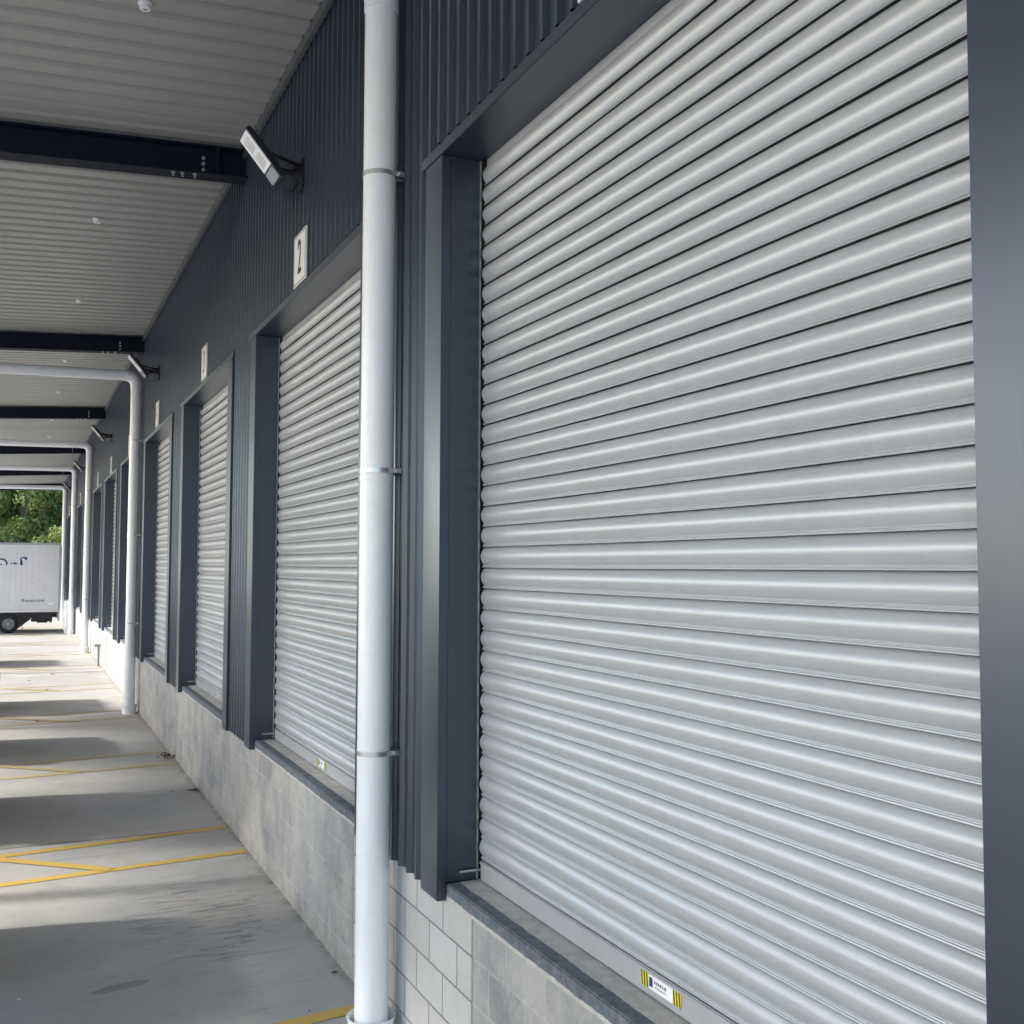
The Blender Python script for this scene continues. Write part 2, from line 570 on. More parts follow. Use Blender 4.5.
q = MB()
pts = []
y = Y0
per = .125
while y < Y1:
    for dy, x in ((0, -.010), (.078, -.010), (.090, -.034), (.113, -.034)):
        pts.append((y + dy, x))
    y += per
for (ya, xa), (yb, xb) in zip(pts, pts[1:]):
    zb = 4.572 if in_opening((ya + yb) / 2) else .915
    zt = 6.30
    q.face([(xa, ya, zb), (xb, yb, zb), (xb, yb, zt), (xa, ya, zt)], M['clad'])
    q.face([(xa + .003, ya, zb), (xb + .003, yb, zb), (xb + .003, yb, zt), (xa + .003, ya, zt)], M['clad'])
    q.face([(xa, ya, zb), (xb, yb, zb), (xb + .003, yb, zb), (xa + .003, ya, zb)], M['clad'])
q.build('wall_cladding', WH, merge=False)
for a, b in OPEN:
    q = MB()
    q.box((-.004, a - .24, 4.541), (.043, b + .24, 4.62), M['gap'])  # black strip painting shade under the rib ends of the cladding
    q.build('head_gap_shade', WH)
# angle trim along the top of the wall
q = MB()
q.box((-.068, Y0, 6.290), (-.063, Y1, 6.368), M['trim'])
q.box((-.058, Y0, 6.292), (-.050, Y1, 6.44), M['gap'])  # black strip painting the gaps under the soffit ribs dark
q.box((-.068, Y0, 6.284), (-.036, Y1, 6.289), M['trim'])
q.box((-.030, Y0, 6.300), (.045, Y1, 6.345), M['clad'])
q.build('eaves_trim', WH)

# canopy: ribbed soffit sheet, flat top
q = MB()
y = Y0
pr = []
while y < Y1 - .1:
    for dy, dz in ((0, 0), (.150, 0), (.165, .030), (.235, .030)):
        pr.append((y + dy, dz))
    y += .25
for (ya, da), (yb, db) in zip(pr, pr[1:]):
    q.face([(EDGE_X, ya, cz(EDGE_X) + da), (EDGE_X, yb, cz(EDGE_X) + db), (-.02, yb, cz(0) + db), (-.02, ya, cz(0) + da)], M['ceil'])
q.build('canopy_soffit', WH, merge=True)
q = MB()
q.raw([(EDGE_X, Y0, cz(EDGE_X) + .05), (0, Y0, cz(0) + .05), (0, Y1, cz(0) + .05), (EDGE_X, Y1, cz(EDGE_X) + .05),
       (EDGE_X, Y0, cz(EDGE_X) + .09), (0, Y0, cz(0) + .09), (0, Y1, cz(0) + .09), (EDGE_X, Y1, cz(EDGE_X) + .09)],
      [(0, 1, 2, 3), (4, 7, 6, 5), (0, 4, 5, 1), (1, 5, 6, 2), (2, 6, 7, 3), (3, 7, 4, 0)], M['ceil'])
q.build('canopy_roof', WH)
q = MB()
zf = cz(EDGE_X)
q.box((EDGE_X - .22, Y0, zf - .16), (EDGE_X - .02, Y1, zf - .13), M['navy'])
q.box((EDGE_X - .22, Y0, zf - .13), (EDGE_X - .19, Y1, zf + .14), M['navy'])
q.box((EDGE_X - .05, Y0, zf - .13), (EDGE_X - .02, Y1, zf - .002), M['navy'])
q.build('canopy_gutter', WH)

BEAMS = [9.75 + 8.84 * k for k in range(-1, 6)]


def make_beam(y):
    q = MB()
    fw, tf, tw, dep = .10, .016, .012, .27
    xs, xe = EDGE_X - .01, -.012

    def seg(y0, y1, d0, d1):
        vs = []
        for x in (xs, xe):
            z = 6.355 + CSL * x
            vs += [(x, y0, z - d1), (x, y1, z - d1), (x, y1, z - d0), (x, y0, z - d0)]
        q.raw(vs, [(0, 1, 2, 3), (7, 6, 5, 4), (0, 4, 5, 1), (1, 5, 6, 2), (2, 6, 7, 3), (3, 7, 4, 0)], M['beam'])
    seg(y - fw, y + fw, dep - tf, dep)
    seg(y - fw, y + fw, .0, tf)
    seg(y - tw, y + tw, tf, dep - tf)
    # splice: end plates near the wall
    for x in (-.30,):
        z = 6.355 + CSL * x
        q.box((x - .012, y - fw + .01, z - dep + tf + .001), (x + .012, y - tw, z - tf - .001), M['beam'])
        q.box((x - .012, y + tw, z - dep + tf + .001), (x + .012, y + fw - .01, z - tf - .001), M['beam'])
    b = q.build('canopy_beam', WH)
    for x, dz, hor in ((-.42, -.10, 1), (-.42, -.155, 1), (-.42, -.21, 1), (-.69, -.278, 0), (-.61, -.278, 0), (-.50, -.278, 0)):
        z = 6.355 + CSL * x
        s = MB()
        if hor: s.lathe([(0, -.022), (.013, -.022), (.013, 0), (.018, .001), (.018, .006)], (x, y - tw - .006, z + dz), M['galv'], 6, 'y')
        else:
            s.lathe([(0, -.030), (.011, -.030), (.011, -.004), (.020, -.004), (.020, .008)], (x, y - .06, z + dz + .0), M['galv'], 6, 'z')
        s.build('bolt', b)
    return b


for yb in BEAMS: make_beam(yb)

# slim outer columns of the canopy
for yb in BEAMS:
    q = MB()
    zt = 6.355 + CSL * (-7.3) - .31
    q.box((-7.37, yb - .07, .02), (-7.23, yb + .07, zt - .002), M['navy'], .006)
    q.box((-7.45, yb - .15, .001), (-7.15, yb + .15, .02), M['galv'])
    q.build('canopy_column', WH)

# door frames ---------------------------------------------------------------
a0, b0 = OPEN[0]
q = MB()
FX = -.050
# far and near jambs: proud face, thin front return, deep reveal
for (yi, yo, sgn) in ((b0, b0 + .225, 1), (a0, a0 - .225, -1)):
    lo, hi = min(yi, yo), max(yi, yo)
    q.box((FX, lo, .905), (-.003, hi, 4.478), M['navy'], .003)
    q.box((-.003, lo if sgn < 0 else yi, .990), (.33, hi if sgn > 0 else yi, 4.478), M['navy'])
q.box((FX - .004, a0 - .275, 4.480), (.33, b0 + .275, 4.538), M['navy'], .003)
q.box((.27, a0 + .001, .99), (.32, b0 - .001, 4.478), M['gap'])
fr = q.build('door_frame', WH)
# door sill
q = MB()
q.box((-.004, a0 - .045, .908), (.30, b0 + .0, .985), M['sill'], .006)
si = q.build('door_sill', WH)

# roller door curtain: 36 slats of one profile
SLAT, NS, ZB = .0987, 34, 1.0835
prof = []
for i in range(17):
    s_ = i / 16
    prof.append((.010 + .800 * s_, .0015 + .0165 * (math.sin(math.pi * s_) ** .9)))
prof += [(.828, .0020), (.842, .0064), (.872, .0076), (.882, .0042), (.892, .0042), (.904, .0080), (.944, .0092), (.952, .0070), (.955, -.010)]
XC = .170
ya, yb_ = a0 + .024, b0 - .030
q = MB()
line = []
for j in range(NS):
    ztop = ZB + (NS - j) * SLAT
    for u_, o_ in prof: line.append((XC - o_, ztop - u_ * SLAT))
n = len(line)
np_ = len(prof)
NY = 26
rs = random.Random(3)
ph = [(rs.uniform(0, 6.28), rs.uniform(0, 6.28), rs.uniform(-.0006, .0006), rs.uniform(-.0004, .0004), rs.uniform(-.35, .35)) for _ in range(NS)]
vs, fs = [], []
for iy in range(NY + 1):
    fy = iy / NY
    yy = ya + (yb_ - ya) * fy
    for i, (x, z) in enumerate(line):
        p0, p1, ox_, oz_, tw_ = ph[i // np_]
        bow = .0035 * math.sin(math.pi * fy) * math.sin(i / n * 9.0 + 1.0)
        dx_ = bow + ox_ + .0007 * math.sin(fy * 11 + p0) + .0005 * math.sin(fy * 23 + p1)
        dz_ = oz_ - .0016 * math.sin(math.pi * fy) + .0005 * math.sin(fy * 7 + p1)
        vs.append((x + dx_, yy, z + dz_))
for iy in range(NY):
    for i in range(n - 1):
        a_ = iy * n + i
        fs.append((a_, a_ + 1, a_ + n + 1, a_ + n))
nf = len(fs)
k0 = len(vs)
zt_, zb2 = line[0][1], line[-1][1]
vs += [(XC + .016, ya, zb2), (XC + .016, yb_, zb2), (XC + .016, yb_, zt_), (XC + .016, ya, zt_)]
fs.append((k0, k0 + 1, k0 + 2, k0 + 3))
q.raw(vs, fs, M['door'])
gi = q.mi(M['gap'])
for i in range(nf):
    if (i % (n - 1)) % np_ == np_ - 2: q.m[i] = gi
rd = q.build('roller_door', WH, smooth=38, merge=False)
q = MB()
q.box((XC - .012, ya, .990), (XC + .014, yb_, ZB - .004), M['door'], .003)
q.box((XC - .016, ya, ZB - .018), (XC - .0125, yb_, ZB - .007), M['door'])
q.box((XC - .002, ya, ZB - .0035), (XC + .012, yb_, ZB + .004), M['gap'])
q.build('bottom_rail', rd)
for (yy, s_) in ((b0, -1), (a0, 1)):
    q = MB()
    lo, hi = sorted((yy + s_ * .002, yy + s_ * .012))
    q.box((.148, lo, .991), (.154, hi, 4.476), M['galv'])
    lo, hi = sorted((yy + s_ * .002, yy + s_ * .006))
    q.box((.1545, lo, .991), (.235, hi, 4.476), M['gap'])
    lo, hi = sorted((yy + s_ * .0065, yy + s_ * .020))
    q.box((.205, lo, .991), (.211, hi, 4.476), M['gap'])
    q.build('side_guide', rd)
q = MB()
q.box((XC + .004, ya, ZB + NS * SLAT), (XC + .020, yb_, 4.478), M['door'])
q.build('head_closer', rd)
q = MB()
q.tube([(.055, b0 - .02, 1.035), (.165, b0 - .02, 1.035)], .0065, M['galv'], 10)
q.build('latch_bar', rd)
# warning label on the bottom rail
q = MB()
lx = XC - .0135
lc, lz, lw, lh = a0 + 1.51, 1.040, .245, .050


def lq(y0, y1, z0, z1, mt, dx=0, sh=0.0):
    q.face([(lx - dx, y0, z0), (lx - dx, y1, z0), (lx - dx, y1 + sh, z1), (lx - dx, y0 + sh, z1)], mt)


lq(lc - lw / 2, lc + lw / 2, lz - lh / 2, lz + lh / 2, M['white'])
for e in (-1, 1):
    e0 = lc + e * (lw / 2 - .024) - .024
    lq(e0, e0 + .048, lz - lh / 2, lz + lh / 2, M['yellow'], .0004)
    for j in range(3):
        lq(e0 + .002 + j * .016, e0 + .009 + j * .016, lz - lh / 2, lz + lh / 2, M['black'], .0008, .006)
lq(lc + .048, lc + .070, lz - .016, lz + .016, M['navyink'], .0004)
for j, (w0, w1) in enumerate(((.038, .030), (.026, .018), (.014, .008), (.004, -.006), (-.012, -.018), (-.024, -.034))):
    lq(lc + w1, lc + w0, lz + .001, lz + .012, M['greyink'], .0004)
lq(lc - .034, lc + .036, lz - .011, lz - .008, M['greyink'], .0004)
q.build('warning_label', rd, merge=False)
for k in range(1, len(OPEN)):
    for o in (fr, si, rd): copy_tree(o, WH, PITCH * k)

# ------------------------------------------------------------------ number signs
def make_sign(num, yc):
    s = empty('number_sign', (-.037, yc, 4.552))
    q = MB()
    q.box((-.012, -.185, 0), (.0, .185, .385), M['white'], .002)
    q.build('plate', s)
    q = MB()
    e = .012
    for (y0, y1, z0, z1) in ((-.172, .172, .012, .018), (-.172, .172, .367, .373), (-.172, -.166, .018, .367), (.166, .172, .018, .367)):
        q.box((-.0135, y0, z0), (-.0121, y1, z1), M['black'])
    q.build('border', s)
    # readable from -x: local x of the text runs towards -y
    Mx = Matrix(((0, 0, -1, -.0138), (-1, 0, 0, 0), (0, 1, 0, .19), (0, 0, 0, 1)))
    vs, fs = text_mb(str(num), .37, M['black'], .0012, Mx, .62 if num < 10 else .5)
    q = MB(); q.raw(vs, fs, M['black'])
    q.build('numeral', s, merge=False)
    return s


words = {1: 'one', 2: 'two', 3: 'three', 4: 'four', 5: 'five', 6: 'six', 7: 'seven', 8: 'eight', 9: 'nine', 10: 'ten', 11: 'eleven', 12: 'twelve'}
for k in range(11):
    yc = (OPEN[1][0] + OPEN[1][1]) / 2 + PITCH * k + (.42 if k == 0 else 0)
    yc = 3.09 + PITCH * k + (0 if k else .0)
    s = make_sign(k + 1, yc)
    where = 'cut off by the top edge, over the nearest door' if k == 0 else 'over the head of its roller door'
    tag(s, 'white sign with black number %d %s' % (k + 1, where), 'number sign', 'number signs above the doors')


# ------------------------------------------------------------------ floodlights
def make_flood(y):
    s = empty('floodlight', (0, y, 5.42))
    d = Vector((.25, 0, -.30)).normalized()          # from the high outer end to the low inner end
    nrm = Vector((-d.z * -1, 0, 0))
    nrm = Vector((d.z, 0, -d.x)).normalized()        # faces out and down
    c = Vector((-.345, 0, .030))
    yv = Vector((0, 1, 0))
    Mx = Matrix(((d.x, yv.x, nrm.x, c.x), (d.y, yv.y, nrm.y, c.y), (d.z, yv.z, nrm.z, c.z), (0, 0, 0, 1)))
    q = MB()
    q.obox(Mx @ Matrix.Translation((0, 0, -.022)), (.41, .235, .040), M['castalu'], .006)
    for j in range(8):
        q.obox(Mx @ Matrix.Translation((-.15 + j * .036, 0, -.052)), (.006, .19, .026), M['castalu'])
    h = q.build('housing', s, smooth=30)
    q = MB()
    q.obox(Mx @ Matrix.Translation((-.050, 0, .004)), (.285, .215, .010), M['lens'], .002)
    q.obox(Mx @ Matrix.Translation((-.110, 0, .0096)), (.10, .13, .002), M['led'])
    q.obox(Mx @ Matrix.Translation((.015, 0, .0096)), (.10, .13, .002), M['led'])
    q.build('lens', s, smooth=30)
    q = MB()
    q.obox(Mx @ Matrix.Translation((.150, 0, .004)), (.090, .215, .012), M['greymetal'], .003)
    q.build('driver_cover', s, smooth=30)
    q = MB()
    piv = Mx @ Vector((.05, 0, -.045))
    for sy in (-.125, .125):
        q.tube([(piv.x, sy, piv.z), (-.10, sy * .6, -.005), (-.072, sy * .4, 0)], .014, M['castalu'], 8)
    q.tube([(-.19, 0, -.045), (-.02, 0, -.035)], .022, M['castalu'], 14)
    q.box((-.10, -.05, -.06), (-.045, .05, .02), M['castalu'], .006)
    q.tube([(piv.x, -.135, piv.z), (piv.x, .135, piv.z)], .010, M['castalu'], 8)
    q.build('bracket', s, smooth=40)
    q = MB()
    q.box((-.052, -.065, -.16), (-.036, .065, .06), M['castalu'], .003)
    q.build('wall_plate', s)
    q = MB()
    q.tube([Mx @ Vector((.17, .02, -.04)), Vector((-.16, .02, -.19)), Vector((-.10, .02, -.17)), Vector((-.055, .02, -.10))], .005, M['castalu'], 8)
    q.build('cable', s, smooth=60)
    return s


fl = make_flood(7.52)
tag(fl, 'nearest and largest white faced floodlight, above the sign with number 2', 'floodlight', 'floodlights along the wall')
for k in range(1, 5): copy_tree(fl, None, 8.84 * k)
bpy.context.view_layer.update()
labs = {1: 'floodlight just above the elbow of the first bent white pipe, second from the camera',
        2: 'small floodlight above the second elbowed white pipe, third from the camera',
        3: 'small floodlight above the third elbowed white pipe, fourth from the camera',
        4: 'tiny floodlight at the far end of the wall, fifth from the camera'}
for o in bpy.data.objects:
    if o.name.startswith('floodlight') and o.parent is None:
        k = round((o.location.y - 7.52) / 8.84)
        if k: o["label"] = labs[k]


# ------------------------------------------------------------------ downpipes
def make_pipe(k, elbow_z, nb):
    y = 5.30 + PITCH * k
    s = empty('downpipe', (-.150, y, 0))
    q = MB()
    r, rb = .088, .17
    path = [(0, 0, .02), (0, 0, 1.5), (0, 0, 3.0), (0, 0, 4.6), (0, 0, elbow_z - rb)]
    q.tube(path, r, M['pvc'], 32)
    q.build('vertical_pipe', s, smooth=40)
    q = MB()
    arc = [(-(rb - rb * math.cos(a)), 0, elbow_z - rb + rb * math.sin(a)) for a in [R(90) * i / 8 for i in range(9)]]
    q.tube([(0, 0, elbow_z - rb - .06)] + arc + [(-rb - .06, 0, elbow_z)], r + .006, M['pvc'], 32)
    q.build('elbow', s, smooth=40)
    q = MB()
    q.tube([(-rb, 0, elbow_z), (-2.2, 0, elbow_z - .04), (-5.0, 0, elbow_z - .10), (-7.40, 0, elbow_z - .15)], r, M['pvc'], 32)
    q.build('horizontal_pipe', s, smooth=40)
    # open bell socket set in the slab
    q = MB()
    q.lathe([(.108, .0), (.108, .04), (.116, .10), (.124, .135), (.128, .150), (.122, .152), (.117, .140), (.112, .10), (.104, .05), (.089, .045)], (0, 0, 0), M['pvc'], 36)
    q.build('base_socket', s, smooth=50)
    q = MB(); q.lathe([(.0875, 2.925), (.0905, 2.928), (.0905, 2.958), (.0875, 2.961)], (0, 0, 0), M['pvc'], 32); q.build('joint_ring', s, smooth=40)
    for zc in nb:
        q = MB()
        q.lathe([(.0885, -.012), (.0925, -.012), (.0925, .012), (.0885, .012)], (0, 0, zc), M['galv'], 32)
        for sy in (-1, 1):
            q.box((.045, sy * .080 - .003, zc - .012), (.112, sy * .080 + .003, zc + .012), M['galv'])
        q.lathe([(0, -.105), (.009, -.105), (.009, -.081)], (.085, 0, zc), M['galv'], 6, 'y')
        q.lathe([(.022, .0), (.010, .003), (.010, .055)], (.080, 0, zc - .0), M['galv'], 12, 'x')
        q.build('clamp', s, smooth=40)
    return s


PIPES = [(0, 5.72, (1.50, 2.98, 4.58), 'big white plastic downpipe with three metal clamps nearest the camera, left of the first door', ),
         (3, 5.68, (1.50, 2.98, 4.58), 'white downpipe that bends outward below the canopy, second from the camera'),
         (6, 5.88, (1.50, 2.98, 4.58), 'white downpipe with an elbow below the canopy, third from the camera'),
         (8, 5.93, (1.50, 2.98, 4.58), 'thin looking white downpipe beside the gas bottle, fourth from the camera'),
         (10, 5.85, (1.50, 2.98, 4.58), 'farthest white downpipe, its bend framing the trees above the truck')]
for k, ez, nb, lab in PIPES:
    tag(make_pipe(k, ez, nb), lab, 'downpipe', 'white downpipes along the wall')

# ------------------------------------------------------------------ ceiling fittings
n_ = 0
spots = []
for yb in BEAMS[1:5]:
    spots += [yb - 2.42, yb + 2.50]
ordn = ['nearest', 'second', 'third', 'fourth', 'fifth', 'sixth', 'seventh', 'eighth']
for i, yy in enumerate(spots):
    q = MB()
    q.lathe([(0, -.034), (.034, -.034), (.038, -.030), (.038, .0), (.048, .0), (.048, .014)], (0, 0, 0), M['white'], 18)
    q.lathe([(0, -.0355), (.014, -.0355), (.014, -.0345)], (0, 0, 0), M['greymetal'], 12)
    o = q.build('ceiling_fitting', None, (-1.18, yy, cz(-1.18) - .010), smooth=40)
    tag(o, 'small white round fitting under the canopy, %s from the camera in its line' % ordn[i], 'ceiling fitting', 'small white fittings under the canopy')

# ------------------------------------------------------------------ standpipe
s = tag(empty('standpipe', (-.07, 27.5, 0)), 'thin grey capped pipe standing against the block plinth between two white downpipes', 'standpipe')
q = MB(); q.tube([(0, 0, 0), (0, 0, .50)], .032, M['greymetal'], 16); q.build('stem', s, smooth=40)
q = MB(); q.tube([(-.09, 0, .50), (.05, 0, .50)], .034, M['greymetal'], 16); q.build('cap', s, smooth=40)

# ------------------------------------------------------------------ gas bottle
s = tag(empty('gas_bottle', (-.21, 41.12, 0)), 'tall white gas bottle standing at the foot of the fourth downpipe beside the truck', 'gas bottle')
q = MB()
q.lathe([(0, .06), (.12, .06), (.165, .10), (.185, .16), (.187, .20), (.187, .80), (.183, .86), (.155, .94), (.10, .985), (.04, 1.0), (0, 1.0)], (0, 0, 0), M['gaswhite'], 32)
q.build('tank', s, smooth=40)
q = MB(); q.lathe([(.14, .0), (.146, .0), (.146, .10), (.14, .10), (.14, .0)], (0, 0, 0), M['gaswhite'], 32); q.build('foot_ring', s, smooth=40)
q = MB(); q.lathe([(.095, .975), (.105, .975), (.112, 1.17), (.104, 1.17), (.095, .975)], (0, 0, 0), M['gaswhite'], 32); q.build('collar', s, smooth=40)
q = MB(); q.tube([(0, 0, .99), (0, 0, 1.10)], .018, M['galv'], 10); q.tube([(-.04, 0, 1.07), (.03, 0, 1.07)], .012, M['galv'], 10); q.build('valve', s, smooth=40)

# ------------------------------------------------------------------ truck, backed up to the tenth door
TY = 41.67
s = tag(empty('box_truck', (-4.2, TY + 1.22, 0)), 'pale grey box truck with blue logo backed up to the far end of the wall', 'truck')
ox = -4.2
q = MB()     # body: ribbed pale box   (local coordinates)
x0, x1, w = -3.2, -.50 - ox, 1.22
q.box((x0, -w + .012, .84), (x1, w - .012, 3.24), M['truckwhite'])
xx = x0 + .05
while xx < x1 - .15:
    q.box((xx, -w + .004, .90), (xx + .17, -w + .0115, 3.18), M['truckwhite'], .002)
    xx += .185
body = q.build('cargo_box', s)
q = MB()
q.box((x0 - .01, -w, .75), (x1 + .01, -w + .05, .835), M['truckwhite'])
q.box((x0 - .01, -w, 3.19), (x1 + .01, -w + .05, 3.27), M['alu'])
q.box((x1 - .07, -w - .002, .42), (x1 + .012, -w + .06, 3.188), M['alu'])
q.box((x1 - .07, w - .06, .42), (x1 + .012, w + .002, 3.27), M['alu'])
q.box((x0 - .01, w - .05, .75), (x1 + .01, w, .835), M['alu'])
q.box((x0 - .01, w - .05, 3.19), (x1 - .08, w, 3.27), M['alu'])
q.build('box_frame', s)
q = MB()
q.box((x1 + .002, -w + .07, .84), (x1 + .03, w - .07, 3.16), M['alu'])
q.build('rear_door', s)
q = MB()
q.box((x0 - 2.0, -.40, .52), (x1 - .1, -.30, .74), M['chassis'])
q.box((x0 - 2.0, .30, .52), (x1 - .1, .40, .74), M['chassis'])
q.box((x0, -w + .02, .66), (x1 - .08, w - .02, .748), M['chassis'])
q.box((2.75, -w + .03, .40), (3.46, -w + .30, .655), M['chassis'], .02)     # low tail-lift unit
q.box((2.95, -w + .05, .36), (3.30, -w + .25, .398), M['chassis'])
q.box((3.38, -w + .04, .36), (3.44, w - .04, .50), M['chassis'])
q.build('chassis', s)
q = MB()
q.box((3.50, -w + .08, .98), (3.516, -w + .09, 1.0), M['red'])
mv = q
# mudguard with flap
q = MB()
cx_, rr_ = -2.19 - ox, .46
prv = None
for i in range(9):
    a = R(10 + 160 * i / 8)
    p = (cx_ + rr_ * math.cos(a), .33 + rr_ * .82 * math.sin(a))
    if prv:
        q.raw([(prv[0], -w + .02, prv[1]), (p[0], -w + .02, p[1]), (p[0], -w + .42, p[1]), (prv[0], -w + .42, prv[1]),
               (prv[0], -w + .02, prv[1] + .02), (p[0], -w + .02, p[1] + .02), (p[0], -w + .42, p[1] + .02), (prv[0], -w + .42, prv[1] + .02)],
              [(0, 1, 2, 3), (7, 6, 5, 4), (0, 4, 5, 1), (1, 5, 6, 2), (2, 6, 7, 3), (3, 7, 4, 0)], M['chassis'])
    prv = p
q.box((cx_ + .44, -w + .03, .14), (cx_ + .46, -w + .40, .66), M['chassis'])
q.raw([(x, yy_, z) for yy_ in (-w + .04, -w + .40) for x, z in ((1.98 + .30, .13), (2.74, .50), (2.74, .655), (1.40, .655), (1.40, .60), (2.30, .60))],
      [(0, 1, 2, 3, 4, 5), (11, 10, 9, 8, 7, 6), (0, 6, 7, 1), (1, 7, 8, 2), (2, 8, 9, 3), (3, 9, 10, 4), (4, 10, 11, 5), (5, 11, 6, 0)], M['chassis'])
q.build('mudguard', s)


def wheel(x, side):
    yw = side * (w - .14)
    tg = MB()
    R0 = .335
    yo = .12
    tg.lathe([(.20, -yo), (.26, -yo - .005), (.315, -yo + .01), (R0, -yo + .04), (R0, yo - .04), (.315, yo - .01), (.26, yo + .005), (.20, yo)], (x, yw, R0), M['tyre'], 36, 'y')
    t_ = tg.build('wheel', s, smooth=35)
    rg = MB()
    f_ = side * (yo - .005)
    rg.lathe([(.205, f_), (.190, f_ + side * .008), (.178, f_ - side * .05), (.10, f_ - side * .055), (.085, f_ - side * .01), (.05, f_ - side * .0), (.0, f_)], (x, yw, R0), M['rimgrey'], 36, 'y')
    for j in range(5):
        a = 2 * math.pi * j / 5 + .3
        rg.lathe([(.0, side * .004), (.020, side * .004), (.020, 0)], (x + .135 * math.cos(a), yw + f_ - side * .052, R0 + .135 * math.sin(a)), M['chassis'], 10, 'y')
    rg.build('rim', t_, smooth=35)


for sd in (-1, 1):
    wheel(cx_, sd)
    wheel(-4.15, sd)
# cab, out of the picture to the left
q = MB()
pr_ = [(-3.35, .45), (-3.35, 2.55), (-4.15, 2.62), (-4.75, 2.35), (-5.15, 1.45), (-5.22, 1.30), (-5.25, .45)]
vs = [(x, -1.05, z) for x, z in pr_] + [(x, 1.05, z) for x, z in pr_]
npp = len(pr_)
q.raw(vs, [tuple(range(npp)), tuple(range(npp, 2 * npp))[::-1]] + [(i, (i + 1) % npp, npp + (i + 1) % npp, npp + i) for i in range(npp)], M['truckwhite'])
q.build('cab', s)
q = MB()
q.raw([(-4.80, -.95, 2.28), (-5.13, -.95, 1.53), (-5.13, .95, 1.53), (-4.80, .95, 2.28), (-4.76, -.95, 2.26), (-5.09, -.95, 1.51), (-5.09, .95, 1.51), (-4.76, .95, 2.26)],
      [(0, 1, 2, 3), (7, 6, 5, 4), (0, 4, 5, 1), (1, 5, 6, 2), (2, 6, 7, 3), (3, 7, 4, 0)], M['glass'])
q.build('windscreen', s)
for sd in (-1, 1):
    q = MB()
    pz = [(-3.75, 1.55), (-3.75, 2.30), (-4.55, 2.30), (-4.90, 1.55)]
    q.raw([(x, sd * 1.052, z) for x, z in pz] + [(x, sd * 1.058, z) for x, z in pz],
          [(0, 1, 2, 3), (7, 6, 5, 4), (0, 4, 5, 1), (1, 5, 6, 2), (2, 6, 7, 3), (3, 7, 4, 0)], M['glass'])
    q.build('side_window', s)
# markings on the near side
yl = -w + .001
Mt = Matrix(((1, 0, 0, 0), (0, 0, -1, yl), (0, 1, 0, 0), (0, 0, 0, 1)))
vs, fs = text_mb("Knewy.com", .150, None, .0015, Matrix.Translation((-1.40 - ox, 0, 1.17)) @ Mt, 1.06, .002)
q = MB(); q.raw(vs, fs, M['greyink']); q.build('web_address', s, merge=False)
q = MB()
bx = -2.42 - ox
n0 = 10
out_, in_ = [], []
for i in range(n0 + 1):
    a = R(175 - 165 * i / n0)
    out_.append((bx + .20 * math.cos(a) - .05, 2.53 + .17 * math.sin(a)))
    in_.append((bx + .15 * math.cos(a) - .05, 2.53 + .115 * math.sin(a)))
for i in range(n0):
    q.face([(x, yl, z) for x, z in (out_[i], out_[i + 1], in_[i + 1], in_[i])], M['navyink'])
for (xa, xb, za, zb) in ((.10, .155, 2.46, 2.56), (-.30, -.02, 2.46, 2.50)):
    q.face([(bx + xa, yl, za), (bx + xb, yl, za), (bx + xb, yl, zb), (bx + xa, yl, zb)], M['navyink'])
vs, fs = text_mb("sello", .115, None, .001, Matrix.Translation((-2.06 - ox, 0, 2.52)) @ Mt, 1.0, .005)
q.raw(vs, fs, M['navyink'])
px = -1.86 - ox
for pts_ in ([(0, 2.46), (.10, 2.46), (.075, 2.60), (.02, 2.72), (0, 2.72)],
             [(.02, 2.72), (.13, 2.76), (.22, 2.74), (.25, 2.68), (.17, 2.62), (.17, 2.67), (.12, 2.71), (.05, 2.69)]):
    q.face([(px + x, yl, z) for x, z in pts_], M['navyink'])
q.build('logo', s, merge=False)
for z_, sgn in ((0, 0),):
    q = MB(); q.box((3.30, -w - .004, 1.02), (3.50, -w + .001, 1.08), M['white']); q.build('reflector', s)

